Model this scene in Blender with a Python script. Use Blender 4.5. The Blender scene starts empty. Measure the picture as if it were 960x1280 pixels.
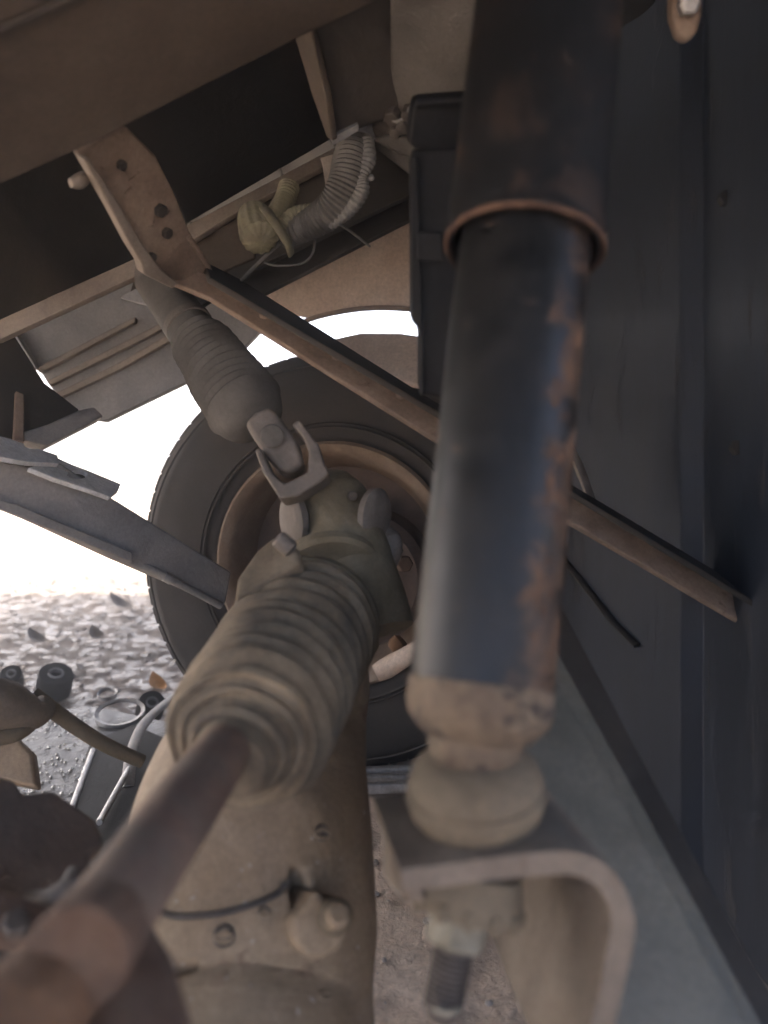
import bpy, bmesh, math, random
from mathutils import Vector, Matrix
from mathutils.bvhtree import BVHTree
random.seed(7)
S = bpy.context.scene
C = S.collection
R = math.radians

# ------------------------------------------------------------------ camera
F = 960.0                       # focal length in pixels of the 960x1280 photograph
CAM = Vector((0, 0, 0.52))
PITCH = math.atan(80 / F)       # looking a little down; the horizon is at y = 560
cd = bpy.data.cameras.new('camera'); cam = bpy.data.objects.new('camera', cd); C.objects.link(cam)
cam.location = CAM; cam.rotation_euler = (math.pi / 2 - PITCH, 0, 0)
cd.sensor_fit = 'VERTICAL'; cd.sensor_height = 36; cd.lens = 36 * F / 1280
cd.clip_start = 0.01; cd.clip_end = 500
cd.dof.use_dof = True; cd.dof.focus_distance = 1.0; cd.dof.aperture_fstop = 3.6
S.camera = cam
RT = Vector((1, 0, 0)); FW = Vector((0, math.cos(PITCH), -math.sin(PITCH))); UP = RT.cross(FW)

# ------------------------------------------------------------------ light
SUN_EL, SUN_AZ = 50, -58        # the sun stands behind the scene, to the left
w = bpy.data.worlds.new("World"); S.world = w; w.use_nodes = True
nt = w.node_tree; bg = nt.nodes['Background']
sky = nt.nodes.new('ShaderNodeTexSky'); sky.sky_type = 'NISHITA'; sky.sun_disc = False
sky.sun_elevation = R(SUN_EL); sky.sun_rotation = R(SUN_AZ); sky.dust_density = 4.0; sky.air_density = .5; sky.ozone_density = .2
nt.links.new(sky.outputs[0], bg.inputs[0]); bg.inputs[1].default_value = 0.15
sd = bpy.data.lights.new('sun', 'SUN'); sd.energy = 5; sd.angle = R(0.6); sd.color = (1, .95, .87)
sun = bpy.data.objects.new('sun', sd); C.objects.link(sun)
sdir = Vector((math.sin(R(SUN_AZ)) * math.cos(R(SUN_EL)), math.cos(R(SUN_AZ)) * math.cos(R(SUN_EL)), math.sin(R(SUN_EL))))
sun.rotation_euler = sdir.to_track_quat('Z', 'Y').to_euler()
V = S.view_settings; V.view_transform = 'Standard'; V.look = 'None'; V.gamma = 1; V.use_curve_mapping = False
V.exposure = 3.65
S.cycles.max_bounces = 10; S.cycles.diffuse_bounces = 6; S.cycles.use_denoising = True
S.cycles.sample_clamp_indirect = 10
HAZE = 0.2

# ------------------------------------------------------------------ points
def P(x, y, d):
    return CAM + RT * ((x - 480) / F * d) + UP * ((640 - y) / F * d) + FW * d
def ray(x, y):
    return (RT * ((x - 480) / F) + UP * ((640 - y) / F) + FW)
class Plane:
    def __init__(s, a, b, c):
        s.o = P(*a); s.n = (P(*b) - s.o).cross(P(*c) - s.o).normalized()
        if s.n.dot(FW) < 0: s.n = -s.n          # n points away from the camera
    def at(s, x, y, off=0.0):
        r = ray(x, y); o = s.o + s.n * off
        return CAM + r * ((o - CAM).dot(s.n) / r.dot(s.n))
def ground(x, y, z=0.0):
    r = ray(x, y); return CAM + r * ((z - CAM.z) / r.z)

# ------------------------------------------------------------------ materials
def lin(c): return tuple(((v / 255) / 12.92 if v / 255 <= .04045 else ((v / 255 + .055) / 1.055) ** 2.4) for v in c) + (1,)
def mat(name, c1, c2, c3=None, scale=18, rough=.7, metal=0.0, bump=.25, fine=220, spots=None, spot_lo=.58, spot_scale=40,
        stretch=None, dust=None, dust_amt=.5, coat=0, spec=.5, rough2=None, disp=.0015, side=None, soft=.07):
    m = bpy.data.materials.new(name); m.use_nodes = True; t = m.node_tree; N = t.nodes.new; L = t.links.new
    b = t.nodes['Principled BSDF']; tc = N('ShaderNodeTexCoord'); src = tc.outputs['Object']
    if stretch:
        mp = N('ShaderNodeMapping'); mp.inputs['Scale'].default_value = stretch; L(src, mp.inputs[0]); src = mp.outputs[0]
    def noise(s, d=8, r=.6, dist=0):
        n = N('ShaderNodeTexNoise'); n.inputs['Scale'].default_value = s; n.inputs['Detail'].default_value = d
        n.inputs['Roughness'].default_value = r; n.inputs['Distortion'].default_value = dist; L(src, n.inputs['Vector']); return n
    n1 = noise(scale, 10, .62, .6); cr = N('ShaderNodeValToRGB'); L(n1.outputs['Fac'], cr.inputs[0])
    e = cr.color_ramp.elements; e[0].position = .34; e[0].color = (*c1, 1); e[1].position = .66; e[1].color = (*(c3 or c2), 1)
    x = e.new(.5); x.color = (*c2, 1)
    col = cr.outputs[0]
    def mix(a, bcol, fac):
        mx = N('ShaderNodeMix'); mx.data_type = 'RGBA'; L(a, mx.inputs[6]); mx.inputs[7].default_value = (*bcol, 1); L(fac, mx.inputs[0]); return mx.outputs[2]
    def ramp(sock, lo, hi, top=1.0):
        r = N('ShaderNodeMapRange'); L(sock, r.inputs[0]); r.inputs[1].default_value = lo; r.inputs[2].default_value = hi; r.inputs[4].default_value = top; return r.outputs[0]
    nf = noise(fine, 6, .7)
    fac_sp = None
    if spots:
        ns = noise(spot_scale, 9, .68, .9); so = ns.outputs['Fac']
        if side:                                # rust gathers on one weathered flank of the part
            dp = N('ShaderNodeVectorMath'); dp.operation = 'DOT_PRODUCT'; L(tc.outputs['Normal'], dp.inputs[0]); dp.inputs[1].default_value = side[0]
            bump_ = N('ShaderNodeMapRange'); bump_.interpolation_type = 'SMOOTHSTEP'; L(dp.outputs['Value'], bump_.inputs[0]); bump_.inputs[1].default_value = side[1]; bump_.inputs[2].default_value = side[2]; bump_.inputs[3].default_value = -.03; bump_.inputs[4].default_value = side[3]
            ad = N('ShaderNodeMath'); L(so, ad.inputs[0]); L(bump_.outputs[0], ad.inputs[1]); so = ad.outputs[0]
        fac_sp = ramp(so, spot_lo, spot_lo + soft); col = mix(col, spots, fac_sp)
    if dust:
        nd = noise(scale * 2.3, 8, .7, .3); col = mix(col, dust, ramp(nd.outputs['Fac'], .42, .72, dust_amt))
    # fine value break-up
    mx = N('ShaderNodeMix'); mx.data_type = 'RGBA'; mx.blend_type = 'MULTIPLY'; mx.inputs[0].default_value = 1
    cr2 = N('ShaderNodeValToRGB'); L(nf.outputs['Fac'], cr2.inputs[0]); cr2.color_ramp.elements[0].position = .3; cr2.color_ramp.elements[1].position = .7
    cr2.color_ramp.elements[0].color = (.72, .72, .72, 1); cr2.color_ramp.elements[1].color = (1.18, 1.18, 1.18, 1)
    L(col, mx.inputs[6]); L(cr2.outputs[0], mx.inputs[7]); L(mx.outputs[2], b.inputs['Base Color'])
    rr = N('ShaderNodeMapRange'); L(n1.outputs['Fac'], rr.inputs[0]); rr.inputs[1].default_value = .3; rr.inputs[2].default_value = .7
    rr.inputs[3].default_value = rough; rr.inputs[4].default_value = rough2 if rough2 is not None else min(1, rough + .12)
    rs = rr.outputs[0]
    if fac_sp is not None:
        ma = N('ShaderNodeMath'); ma.operation = 'MAXIMUM'; L(rs, ma.inputs[0]); sc_ = N('ShaderNodeMath'); sc_.operation = 'MULTIPLY'; L(fac_sp, sc_.inputs[0]); sc_.inputs[1].default_value = .9
        L(sc_.outputs[0], ma.inputs[1]); rs = ma.outputs[0]
    L(rs, b.inputs['Roughness']); b.inputs['Metallic'].default_value = metal; b.inputs['Specular IOR Level'].default_value = spec
    b.inputs['Coat Weight'].default_value = coat; b.inputs['Coat Roughness'].default_value = .2
    bp = N('ShaderNodeBump'); bp.inputs['Strength'].default_value = bump; bp.inputs['Distance'].default_value = disp; L(nf.outputs['Fac'], bp.inputs['Height'])
    bp2 = N('ShaderNodeBump'); bp2.inputs['Strength'].default_value = min(1, bump * 1.6); bp2.inputs['Distance'].default_value = disp * 4; L(n1.outputs['Fac'], bp2.inputs['Height']); L(bp.outputs[0], bp2.inputs['Normal'])
    last = bp2
    if fac_sp is not None:
        bp3 = N('ShaderNodeBump'); bp3.inputs['Strength'].default_value = .6; bp3.inputs['Distance'].default_value = disp; L(fac_sp, bp3.inputs['Height']); L(bp2.outputs[0], bp3.inputs['Normal']); last = bp3
    L(last.outputs[0], b.inputs['Normal'])
    return m
DUSTC = (.22, .18, .14)
M = {}
M['frame'] = mat('dusty_frame_steel', (0.04881, 0.03552, 0.025), (0.08331, 0.06175, 0.04416), (0.1063, 0.08033, 0.05851), 9, .8, dust=(0.1436, 0.1147, 0.0904))
M['frame_dark'] = mat('dark_frame_steel', (0.02317, 0.01852, 0.01458), (0.03894, 0.03175, 0.0243), (0.05748, 0.04674, 0.03564), 8, .75, dust=(0.0927, 0.07498, 0.0567), dust_amt=.3)
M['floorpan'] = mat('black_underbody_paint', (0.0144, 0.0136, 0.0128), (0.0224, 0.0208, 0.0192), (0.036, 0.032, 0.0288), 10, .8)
M['brace'] = mat('brown_brace_steel', (0.1359, 0.09241, 0.0679), (0.2234, 0.1571, 0.1146), (0.2914, 0.2171, 0.1612), 20, .8, dust=(0.3497, 0.2773, 0.2122), spots=(0.1166, 0.06469, 0.03819), spot_lo=.62)
M['lip'] = mat('dusty_sill_steel', (0.1751, 0.1416, 0.1148), (0.2626, 0.2166, 0.176), (0.3327, 0.2832, 0.2295), 14, .7, dust=(0.3502, 0.2999, 0.2448))
M['sill'] = mat('grey_sill_paint', (0.16, 0.16, 0.16), (0.224, 0.224, 0.224), (0.32, 0.32, 0.312), 7, .55, dust=(0.384, 0.368, 0.336), dust_amt=.35)
M['guard'] = mat('beige_mudguard', (.46, .36, .28), (.58, .48, .39), (.66, .56, .47), 5, .8, dust=(.3, .2, .14))
M['shock'] = mat('worn_black_paint', (0.00434, 0.004216, 0.00403), (0.00682, 0.006696, 0.006324), (0.0124, 0.01147, 0.01054), 14, .33, rough2=.5, spec=.32, spots=(.125, .07, .04), spot_lo=.57, spot_scale=28, soft=.15, bump=.12, disp=.0006, dust=(0.0279, 0.02356, 0.02046), dust_amt=.35, side=((.92, -.38, 0), .3, .95, .115))
M['shield'] = mat('black_dust_shield', (0.002083, 0.001934, 0.001786), (0.003274, 0.002976, 0.002678), (0.005952, 0.005059, 0.004464), 10, .6, spec=.3, spots=(0.04, 0.0232, 0.0144), spot_lo=.52, soft=.16, spot_scale=15, bump=.15, disp=.0006)
M['rustline'] = mat('rust_scale', (.045, .022, .013), (.10, .052, .03), (.17, .095, .055), 60, .9, bump=.6, spots=(.04, .03, .025), spot_lo=.6, spot_scale=90)
M['rust'] = mat('brown_rust', (0.06193, 0.03213, 0.01836), (0.09572, 0.05462, 0.03366), (0.1351, 0.08354, 0.05202), 22, .85, dust=(0.1126, 0.08354, 0.0612), bump=.4)
M['rust_orange'] = mat('orange_rust', (0.0825, 0.03919, 0.01763), (0.132, 0.06662, 0.03135), (0.165, 0.09405, 0.05094), 25, .85, dust=(0.1031, 0.07054, 0.04702), bump=.4)
M['shaft'] = mat('rusty_shaft', (0.06955, 0.04797, 0.03347), (0.1142, 0.0693, 0.04767), (0.1689, 0.1066, 0.071), 16, .75, dust=(0.1689, 0.1492, 0.1115), bump=.3, stretch=(1, 1, 1))
M['cap'] = mat('ochre_end_cap', (.07, .045, .028), (.135, .098, .062), (.21, .165, .105), 34, .7, spots=(.04, .03, .026), spot_lo=.52, spot_scale=34)
M['bush'] = mat('dusty_olive_rubber', (0.1079, 0.08199, 0.05148), (0.1511, 0.1167, 0.07413), (0.1899, 0.1499, 0.09604), 16, .85, dust=(0.1813, 0.1419, 0.09266), bump=.2)
M['bracket'] = mat('brown_bracket_steel', (0.1106, 0.0843, 0.06193), (0.1701, 0.1349, 0.1006), (0.2212, 0.1812, 0.1355), 14, .8, dust=(0.2381, 0.1938, 0.1471), spots=(0.1446, 0.07587, 0.04258), spot_lo=.63, spot_scale=30)
M['bracket_dark'] = mat('dark_brown_steel', (.055, .04, .03), (.085, .06, .045), (.12, .085, .062), 12, .8, dust=(.14, .11, .09), bump=.35)
M['zinc'] = mat('dusty_nut', (.17, .155, .115), (.25, .23, .175), (.34, .31, .24), 60, .6, metal=.3, bump=.4)
M['stud'] = mat('dark_threaded_stud', (.05, .042, .036), (.09, .075, .063), (.14, .12, .1), 60, .55, metal=.3)
M['boot'] = mat('dusty_boot_rubber', (0.0618, 0.0495, 0.0361), (0.1545, 0.1188, 0.0779), (0.2575, 0.2029, 0.1377), 11, .85, dust=(0.309, 0.2475, 0.1662), dust_amt=.55, bump=.3, spots=(0.07725, 0.05445, 0.04275), spot_lo=.58, spot_scale=16, soft=.14)
M['boot_dark'] = mat('grey_boot_rubber', (0.08906, 0.07878, 0.06851), (0.1233, 0.113, 0.09933), (0.1576, 0.1439, 0.1267), 22, .8, bump=.2)
M['cast'] = mat('oily_cast_iron', (0.1812, 0.128, 0.07942), (0.2661, 0.1947, 0.1217), (0.3509, 0.267, 0.1694), 9, .68, dust=(0.3623, 0.2782, 0.1959), bump=.35, spots=(0.1698, 0.09458, 0.06354), spot_lo=.60, spot_scale=9, disp=.002)
M['knuckle'] = mat('greenish_cast_iron', (0.1216, 0.1002, 0.06352), (0.1743, 0.1447, 0.09362), (0.2271, 0.1929, 0.1304), 14, .78, spec=.3, dust=(0.2595, 0.2152, 0.1605), bump=.3)
M['yoke'] = mat('grey_yoke_steel', (0.102, 0.08696, 0.072), (0.156, 0.132, 0.111), (0.204, 0.18, 0.156), 24, .6, bump=.3)
M['tyre'] = mat('dusty_tyre_rubber', (0.03023, 0.0266, 0.02418), (0.04433, 0.03869, 0.03466), (0.06045, 0.05239, 0.04635), 9, .82, dust=(0.0806, 0.06649, 0.05441), bump=.2)
M['rim'] = mat('copper_dusty_rim', (0.153, 0.1004, 0.06509), (0.238, 0.1712, 0.1178), (0.3061, 0.2421, 0.186), 16, .6, metal=.15, dust=(0.1587, 0.1181, 0.08676), bump=.25)
M['disc'] = mat('brown_wheel_disc', (.05, .035, .028), (.10, .07, .055), (.15, .11, .085), 14, .75, bump=.3)
M['hose'] = mat('grey_ribbed_hose', (.08, .075, .068), (.13, .12, .108), (.2, .185, .165), 40, .7)
M['hose_y'] = mat('yellow_dusty_hose', (.15, .13, .085), (.23, .205, .12), (.31, .28, .18), 30, .75, dust=(.26, .235, .19), dust_amt=.8)
M['cable'] = mat('cable_grey', (.15, .14, .13), (.22, .21, .19), None, 60, .6)
M['black'] = mat('black_rubber', (0.00595, 0.00595, 0.006545), (0.01012, 0.01012, 0.01071), (0.01785, 0.01725, 0.01666), 20, .7, spec=.25, dust=(0.02975, 0.02678, 0.0238), dust_amt=.4)
M['wet'] = mat('wet_black_plastic', (.008, .007, .008), (.014, .012, .013), (.02, .018, .018), 30, .2, rough2=.45, bump=.9, fine=120, spec=.3, spots=(.2, .18, .18), spot_lo=.74, spot_scale=95)
M['steel'] = mat('pale_worn_steel', (.3, .29, .28), (.45, .44, .42), (.55, .54, .52), 50, .4, metal=.6)
M['arm'] = mat('grey_arm_steel', (0.1747, 0.168, 0.1596), (0.2475, 0.238, 0.2261), (0.3349, 0.322, 0.2992), 12, .6, dust=(0.3786, 0.35, 0.3192), bump=.25)
M['arm_plate'] = mat('pale_arm_plate', (0.5746, 0.5746, 0.5525), (0.7514, 0.7514, 0.7293), (0.8, 0.8, 0.8), 20, .7)  # plate colour raised to carry the glare lying on it
M['navy'] = mat('dark_blue_grey_paint', (0.01299, 0.01577, 0.02387), (0.01946, 0.02418, 0.03644), (0.02875, 0.03522, 0.05025), 6, .5, rough2=.65, dust=(0.03941, 0.04625, 0.06281), dust_amt=.45, bump=.15, stretch=(2.2, 2.2, .45), spots=(0.05929, 0.05525, 0.05355), spot_lo=.60, spot_scale=9)
M['leaf_spring'] = mat('green_grey_steel', (0.08525, 0.08057, 0.06114), (0.1279, 0.1182, 0.08993), (0.1705, 0.1557, 0.1169), 8, .6, dust=(0.1949, 0.1719, 0.1349))
M['plate_rough'] = mat('grey_rough_plate', (0.066, 0.057, 0.048), (0.102, 0.09, 0.078), (0.132, 0.12, 0.105), 12, .8, bump=.7, fine=320)
M['dirt'] = mat('pale_dirt', (.46, .36, .275), (.58, .46, .36), (.66, .54, .435), 3.2, .9, bump=1, fine=90, spots=(.2, .16, .13), spot_lo=.66, spot_scale=34, disp=.006)
M['stone'] = mat('pebble_stone', (.26, .22, .19), (.38, .34, .3), (.5, .45, .4), 9, .85)
M['leaf_brown'] = mat('dry_leaf_brown', (0.091, 0.063, 0.042), (0.168, 0.126, 0.091), (0.238, 0.196, 0.147), 20, .6)
M['leaf_orange'] = mat('orange_leaf', (.5, .2, .05), (.65, .3, .09), (.72, .42, .16), 30, .6)
M['twig'] = mat('twig_bark', (.09, .07, .055), (.14, .11, .085), None, 40, .8)

# ------------------------------------------------------------------ builders
def thing(name, label, cat, loc, group=None):
    o = bpy.data.objects.new(name, None); C.objects.link(o); o.location = loc; o.empty_display_size = .02
    o['label'] = label; o['category'] = cat
    if group: o['group'] = group
    return o
def link(name, bm, m, parent=None, smooth=True, ang=38, bevel=0, seg=2):
    me = bpy.data.meshes.new(name)
    bmesh.ops.remove_doubles(bm, verts=bm.verts, dist=1e-6)
    bmesh.ops.recalc_face_normals(bm, faces=bm.faces)
    org = Vector((0, 0, 0))
    if parent is not None:
        org = parent.location.copy(); q = parent.parent
        while q is not None: org += q.location; q = q.parent
    else:
        org = sum((v.co for v in bm.verts), Vector()) / len(bm.verts)
    bmesh.ops.translate(bm, verts=bm.verts, vec=-org)
    for f in bm.faces: f.smooth = smooth
    for e in bm.edges:
        if len(e.link_faces) == 2 and e.calc_face_angle(0) > R(ang): e.smooth = False
    bm.to_mesh(me); bm.free(); me.materials.append(M[m] if isinstance(m, str) else m)
    o = bpy.data.objects.new(name, me); C.objects.link(o)
    if parent is not None: o.parent = parent
    else: o.location = org
    if bevel:
        b = o.modifiers.new('bevel', 'BEVEL'); b.width = bevel; b.segments = seg; b.limit_method = 'ANGLE'; b.angle_limit = R(35)
        o.modifiers.new('wn', 'WEIGHTED_NORMAL').keep_sharp = False
        for e in me.edges: e.use_edge_sharp = False
    return o
def tag(o, label, cat, group=None):
    o['label'] = label; o['category'] = cat
    if group: o['group'] = group
    return o
def frame_of(d):
    d = d.normalized(); a = Vector((0, 0, 1)) if abs(d.z) < .9 else Vector((1, 0, 0))
    u = d.cross(a).normalized(); return d, u, d.cross(u).normalized()
def rings(bm, rl, close0=True, close1=True):
    vs = [[bm.verts.new(p) for p in r] for r in rl]
    n = len(rl[0])
    for a, b in zip(vs, vs[1:]):
        for i in range(n): bm.faces.new((a[i], a[(i + 1) % n], b[(i + 1) % n], b[i]))
    if close0: bm.faces.new(vs[0][::-1])
    if close1: bm.faces.new(vs[-1])
    return bm
def lathe(p0, p1, prof, seg=48, bm=None, wob=0, close0=True, close1=True, ell=1.0):
    """prof: (metres along the axis from p0 towards p1, radius)"""
    bm = bm or bmesh.new(); d, u, v = frame_of(p1 - p0); out = []
    for t, r in prof:
        c = p0 + d * t
        out.append([c + (u * math.cos(a) * ell + v * math.sin(a)) * max(r, 1e-4) * (1 + wob * math.sin(3 * a + t * 90) ) for a in [2 * math.pi * i / seg for i in range(seg)]])
    return rings(bm, out, close0, close1)
def catmull(pts, n=8):
    out = []; q = [pts[0]] + list(pts) + [pts[-1]]
    for i in range(1, len(q) - 2):
        a, b, c, d = q[i - 1:i + 3]
        for k in range(n):
            t = k / n
            out.append(tuple(.5 * ((2 * b[j]) + (-a[j] + c[j]) * t + (2 * a[j] - 5 * b[j] + 4 * c[j] - d[j]) * t * t + (-a[j] + 3 * b[j] - 3 * c[j] + d[j]) * t ** 3) for j in range(len(b))))
    out.append(tuple(pts[-1])); return out
def tube(pts, r, seg=16, n=8, rib=0, ribn=0, bm=None, flat=1.0, updir=None):
    """pts: list of Vectors, r radius or list"""
    rs = r if isinstance(r, (list, tuple)) else [r] * len(pts)
    sp = catmull([(p.x, p.y, p.z, q) for p, q in zip(pts, rs)], n); bm = bm or bmesh.new(); out = []; u = None
    N = len(sp)
    for i, s in enumerate(sp):
        c = Vector(s[:3]); a = Vector(sp[max(0, i - 1)][:3]); b = Vector(sp[min(N - 1, i + 1)][:3]); d = (b - a).normalized()
        if u is None: u = (updir - d * updir.dot(d)).normalized() if updir else frame_of(d)[1]
        u = (u - d * u.dot(d)).normalized(); v = d.cross(u); rr = s[3]
        if rib: rr += rib * (1 if (i % 2) else -1) * .5
        out.append([c + (u * math.cos(t) + v * math.sin(t) * flat) * rr for t in [2 * math.pi * k / seg for k in range(seg)]])
    return rings(bm, out)
def prism(poly, vec, bm=None):
    bm = bm or bmesh.new(); a = [bm.verts.new(p) for p in poly]; b = [bm.verts.new(p + vec) for p in poly]; n = len(poly)
    bm.faces.new(a); bm.faces.new(b[::-1])
    for i in range(n): bm.faces.new((a[(i + 1) % n], a[i], b[i], b[(i + 1) % n]))
    return bm
def slab(pl, poly, th, off=0.0, bm=None):
    return prism([pl.at(x, y, off) for x, y in poly], pl.n * th, bm)
def beam(a, b, w_, h_, up, bm=None):
    bm = bm or bmesh.new(); d = (b - a).normalized(); s = d.cross(up).normalized(); u = s.cross(d).normalized()
    q = [a + s * w_ / 2 * i + u * h_ / 2 * j for i, j in ((-1, -1), (1, -1), (1, 1), (-1, 1))]
    return prism(q, b - a, bm)
def hexbolt(p, n, r, h, bm=None, seg=6, rot=0):
    bm = bm or bmesh.new(); d, u, v = frame_of(n); out = []
    for t, k in ((0, 1), (h * .8, 1), (h, .86)):
        out.append([p + d * t + (u * math.cos(a) + v * math.sin(a)) * r * k for a in [rot + 2 * math.pi * i / seg for i in range(seg)]])
    return rings(bm, out)
def arc(cx, cy, rx, ry, a0, a1, n=16):
    return [(cx + rx * math.cos(R(a0 + (a1 - a0) * i / n)), cy - ry * math.sin(R(a0 + (a1 - a0) * i / n))) for i in range(n + 1)]
def cut(o, bmc):
    me = bpy.data.meshes.new('c'); bmesh.ops.recalc_face_normals(bmc, faces=bmc.faces); bmc.to_mesh(me); bmc.free()
    c = bpy.data.objects.new('cutter', me); C.objects.link(c)
    b = o.modifiers.new('b', 'BOOLEAN'); b.object = c; b.solver = 'EXACT'
    bpy.context.view_layer.update()
    new = bpy.data.meshes.new_from_object(o.evaluated_get(bpy.context.evaluated_depsgraph_get()))
    o.modifiers.clear(); o.data = new; bpy.data.objects.remove(c); bpy.data.meshes.remove(me)
def bvh_of(o):
    bpy.context.view_layer.update(); dg = bpy.context.evaluated_depsgraph_get()
    me = o.evaluated_get(dg).to_mesh(); mw = o.matrix_world
    return BVHTree.FromPolygons([mw @ v.co for v in me.vertices], [p.vertices for p in me.polygons])
def hit(b, x, y):
    r = ray(x, y).normalized(); l, n, i, d = b.ray_cast(CAM, r)
    if l is None: return P(x, y, .6), -FW
    return l, (n if n.dot(r) < 0 else -n)
def rough(bm, amp, freq=40):
    from mathutils import noise
    for v in bm.verts: v.co += noise.noise_vector(v.co * freq) * amp
    return bm
def kind(o, k): o['kind'] = k; return o

# ------------------------------------------------------------------ ground
def oily_shade(m):  # dark wet soil, also putting the truck's shade into the ground colour
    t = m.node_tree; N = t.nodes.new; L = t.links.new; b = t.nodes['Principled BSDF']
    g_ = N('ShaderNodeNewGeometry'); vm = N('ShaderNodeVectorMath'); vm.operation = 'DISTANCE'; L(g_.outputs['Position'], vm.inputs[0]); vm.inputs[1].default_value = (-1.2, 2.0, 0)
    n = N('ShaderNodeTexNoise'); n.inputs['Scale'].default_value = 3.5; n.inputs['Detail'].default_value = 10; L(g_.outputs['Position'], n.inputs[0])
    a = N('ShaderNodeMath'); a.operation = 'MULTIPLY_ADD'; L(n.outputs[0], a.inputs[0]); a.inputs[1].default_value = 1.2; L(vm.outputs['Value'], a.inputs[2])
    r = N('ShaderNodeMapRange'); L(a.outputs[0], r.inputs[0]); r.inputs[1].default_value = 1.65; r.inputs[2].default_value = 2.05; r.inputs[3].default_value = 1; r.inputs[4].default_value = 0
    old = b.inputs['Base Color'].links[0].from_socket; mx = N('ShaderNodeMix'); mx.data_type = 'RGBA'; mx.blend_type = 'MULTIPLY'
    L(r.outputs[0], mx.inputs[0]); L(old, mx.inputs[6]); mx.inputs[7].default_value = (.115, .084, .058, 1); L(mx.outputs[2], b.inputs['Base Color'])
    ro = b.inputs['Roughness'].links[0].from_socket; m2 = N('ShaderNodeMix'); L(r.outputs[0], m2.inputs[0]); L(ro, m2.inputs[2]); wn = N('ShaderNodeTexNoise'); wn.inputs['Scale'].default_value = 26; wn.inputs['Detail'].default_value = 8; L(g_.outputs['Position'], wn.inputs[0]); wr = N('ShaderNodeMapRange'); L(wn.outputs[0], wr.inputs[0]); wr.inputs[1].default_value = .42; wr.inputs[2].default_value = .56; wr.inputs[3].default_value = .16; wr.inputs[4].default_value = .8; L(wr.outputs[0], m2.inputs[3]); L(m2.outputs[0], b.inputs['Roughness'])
oily_shade(M['dirt'])
bm = bmesh.new()
from mathutils import noise as mn
def gh(x, y):
    f = 1 / (1 + max(0, math.hypot(x, y - 1.5) - 2) ** 2)
    return f * (.010 * mn.noise(Vector((x * 5, y * 5, 0))) + .0035 * mn.noise(Vector((x * 17, y * 17, 3))) + .0045 * mn.noise(Vector((x * 60, y * 60, 5)))) - .008
def axis(lo, hi, fine_lo, fine_hi, step):
    out = []; x = fine_lo
    while x <= fine_hi: out.append(x); x += step
    s = step
    while out[-1] < hi: s *= 1.35; out.append(out[-1] + s)
    s = step
    while out[0] > lo: s *= 1.35; out.insert(0, out[0] - s)
    return out
xs = axis(-30, 30, -1.9, .7, .014); ys = axis(-20, 45, .55, 3.2, .014)
g = [[bm.verts.new((x, y, gh(x, y))) for y in ys] for x in xs]
for i in range(len(xs) - 1):
    for j in range(len(ys) - 1): bm.faces.new((g[i][j], g[i + 1][j], g[i + 1][j + 1], g[i][j + 1]))
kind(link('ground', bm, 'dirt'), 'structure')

# ------------------------------------------------------------------ underbody
def root(name, label, cat, x, y, d, group=None): return thing(name, label, cat, P(x, y, d), group)

# floor pan above everything: one pressed sheet with ribs, stretched far out to shade ground and block sky
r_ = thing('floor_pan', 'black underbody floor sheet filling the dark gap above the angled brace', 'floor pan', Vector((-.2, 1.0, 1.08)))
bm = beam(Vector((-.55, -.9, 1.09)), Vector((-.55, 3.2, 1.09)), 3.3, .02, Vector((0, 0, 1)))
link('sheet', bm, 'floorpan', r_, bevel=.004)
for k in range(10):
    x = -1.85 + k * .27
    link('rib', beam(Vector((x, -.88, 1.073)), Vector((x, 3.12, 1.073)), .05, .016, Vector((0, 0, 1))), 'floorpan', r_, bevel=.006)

# big chassis rail, top left
pr = Plane((100, 187, .62), (372, 50, .62), (200, -200, .42))
r_ = root('chassis_rail', 'wide dusty brown chassis rail crossing the top left corner', 'chassis rail', 150, 60, .6)
link('bottom_face', slab(pr, [(-500, 460), (-60, 258), (100, 187), (372, 50), (480, -2), (620, -70), (700, -500), (-500, -500)], .012), 'frame', r_, bevel=.003)
pw = Plane((100, 187, .62), (372, 50, .62), (240, 260, .86))
bm = bmesh.new()
link('seam_strip', slab(pr, [(-40, 66), (125, -6), (300, -110), (290, -118), (118, -14), (-44, 56)], .004, -.008, bm=bm), 'frame_dark', r_, bevel=.001)
# dark gusset between rail and brace
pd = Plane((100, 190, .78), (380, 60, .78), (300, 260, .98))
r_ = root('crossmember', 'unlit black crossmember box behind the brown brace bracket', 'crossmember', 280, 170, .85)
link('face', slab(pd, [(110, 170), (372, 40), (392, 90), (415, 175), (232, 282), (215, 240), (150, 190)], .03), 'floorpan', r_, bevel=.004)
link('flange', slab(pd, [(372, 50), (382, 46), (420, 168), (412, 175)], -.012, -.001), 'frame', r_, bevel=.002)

# brown panel with pale edge, top middle
pp = Plane((380, 40, .72), (480, 10, .72), (440, 180, .80))
r_ = root('housing_panel', 'brown box panel with a pale chamfered left edge at the top centre', 'panel', 440, 100, .74)
link('panel', slab(pp, [(385, 35), (500, -30), (500, 150), (470, 155), (414, 176), (405, 120)], .05), 'frame_dark', r_, bevel=.004)
link('chamfer', slab(Plane((370, 40, .74), (388, 35, .72), (408, 170, .79)), [(366, 40), (387, 33), (407, 120), (415, 177), (408, 172), (390, 120)], .008, -.004), 'frame', r_, bevel=.002)
link('bottom_lip', slab(pp, [(413, 172), (448, 155), (450, 163), (416, 183)], .02, -.006), 'sill', r_, bevel=.001)

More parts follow.
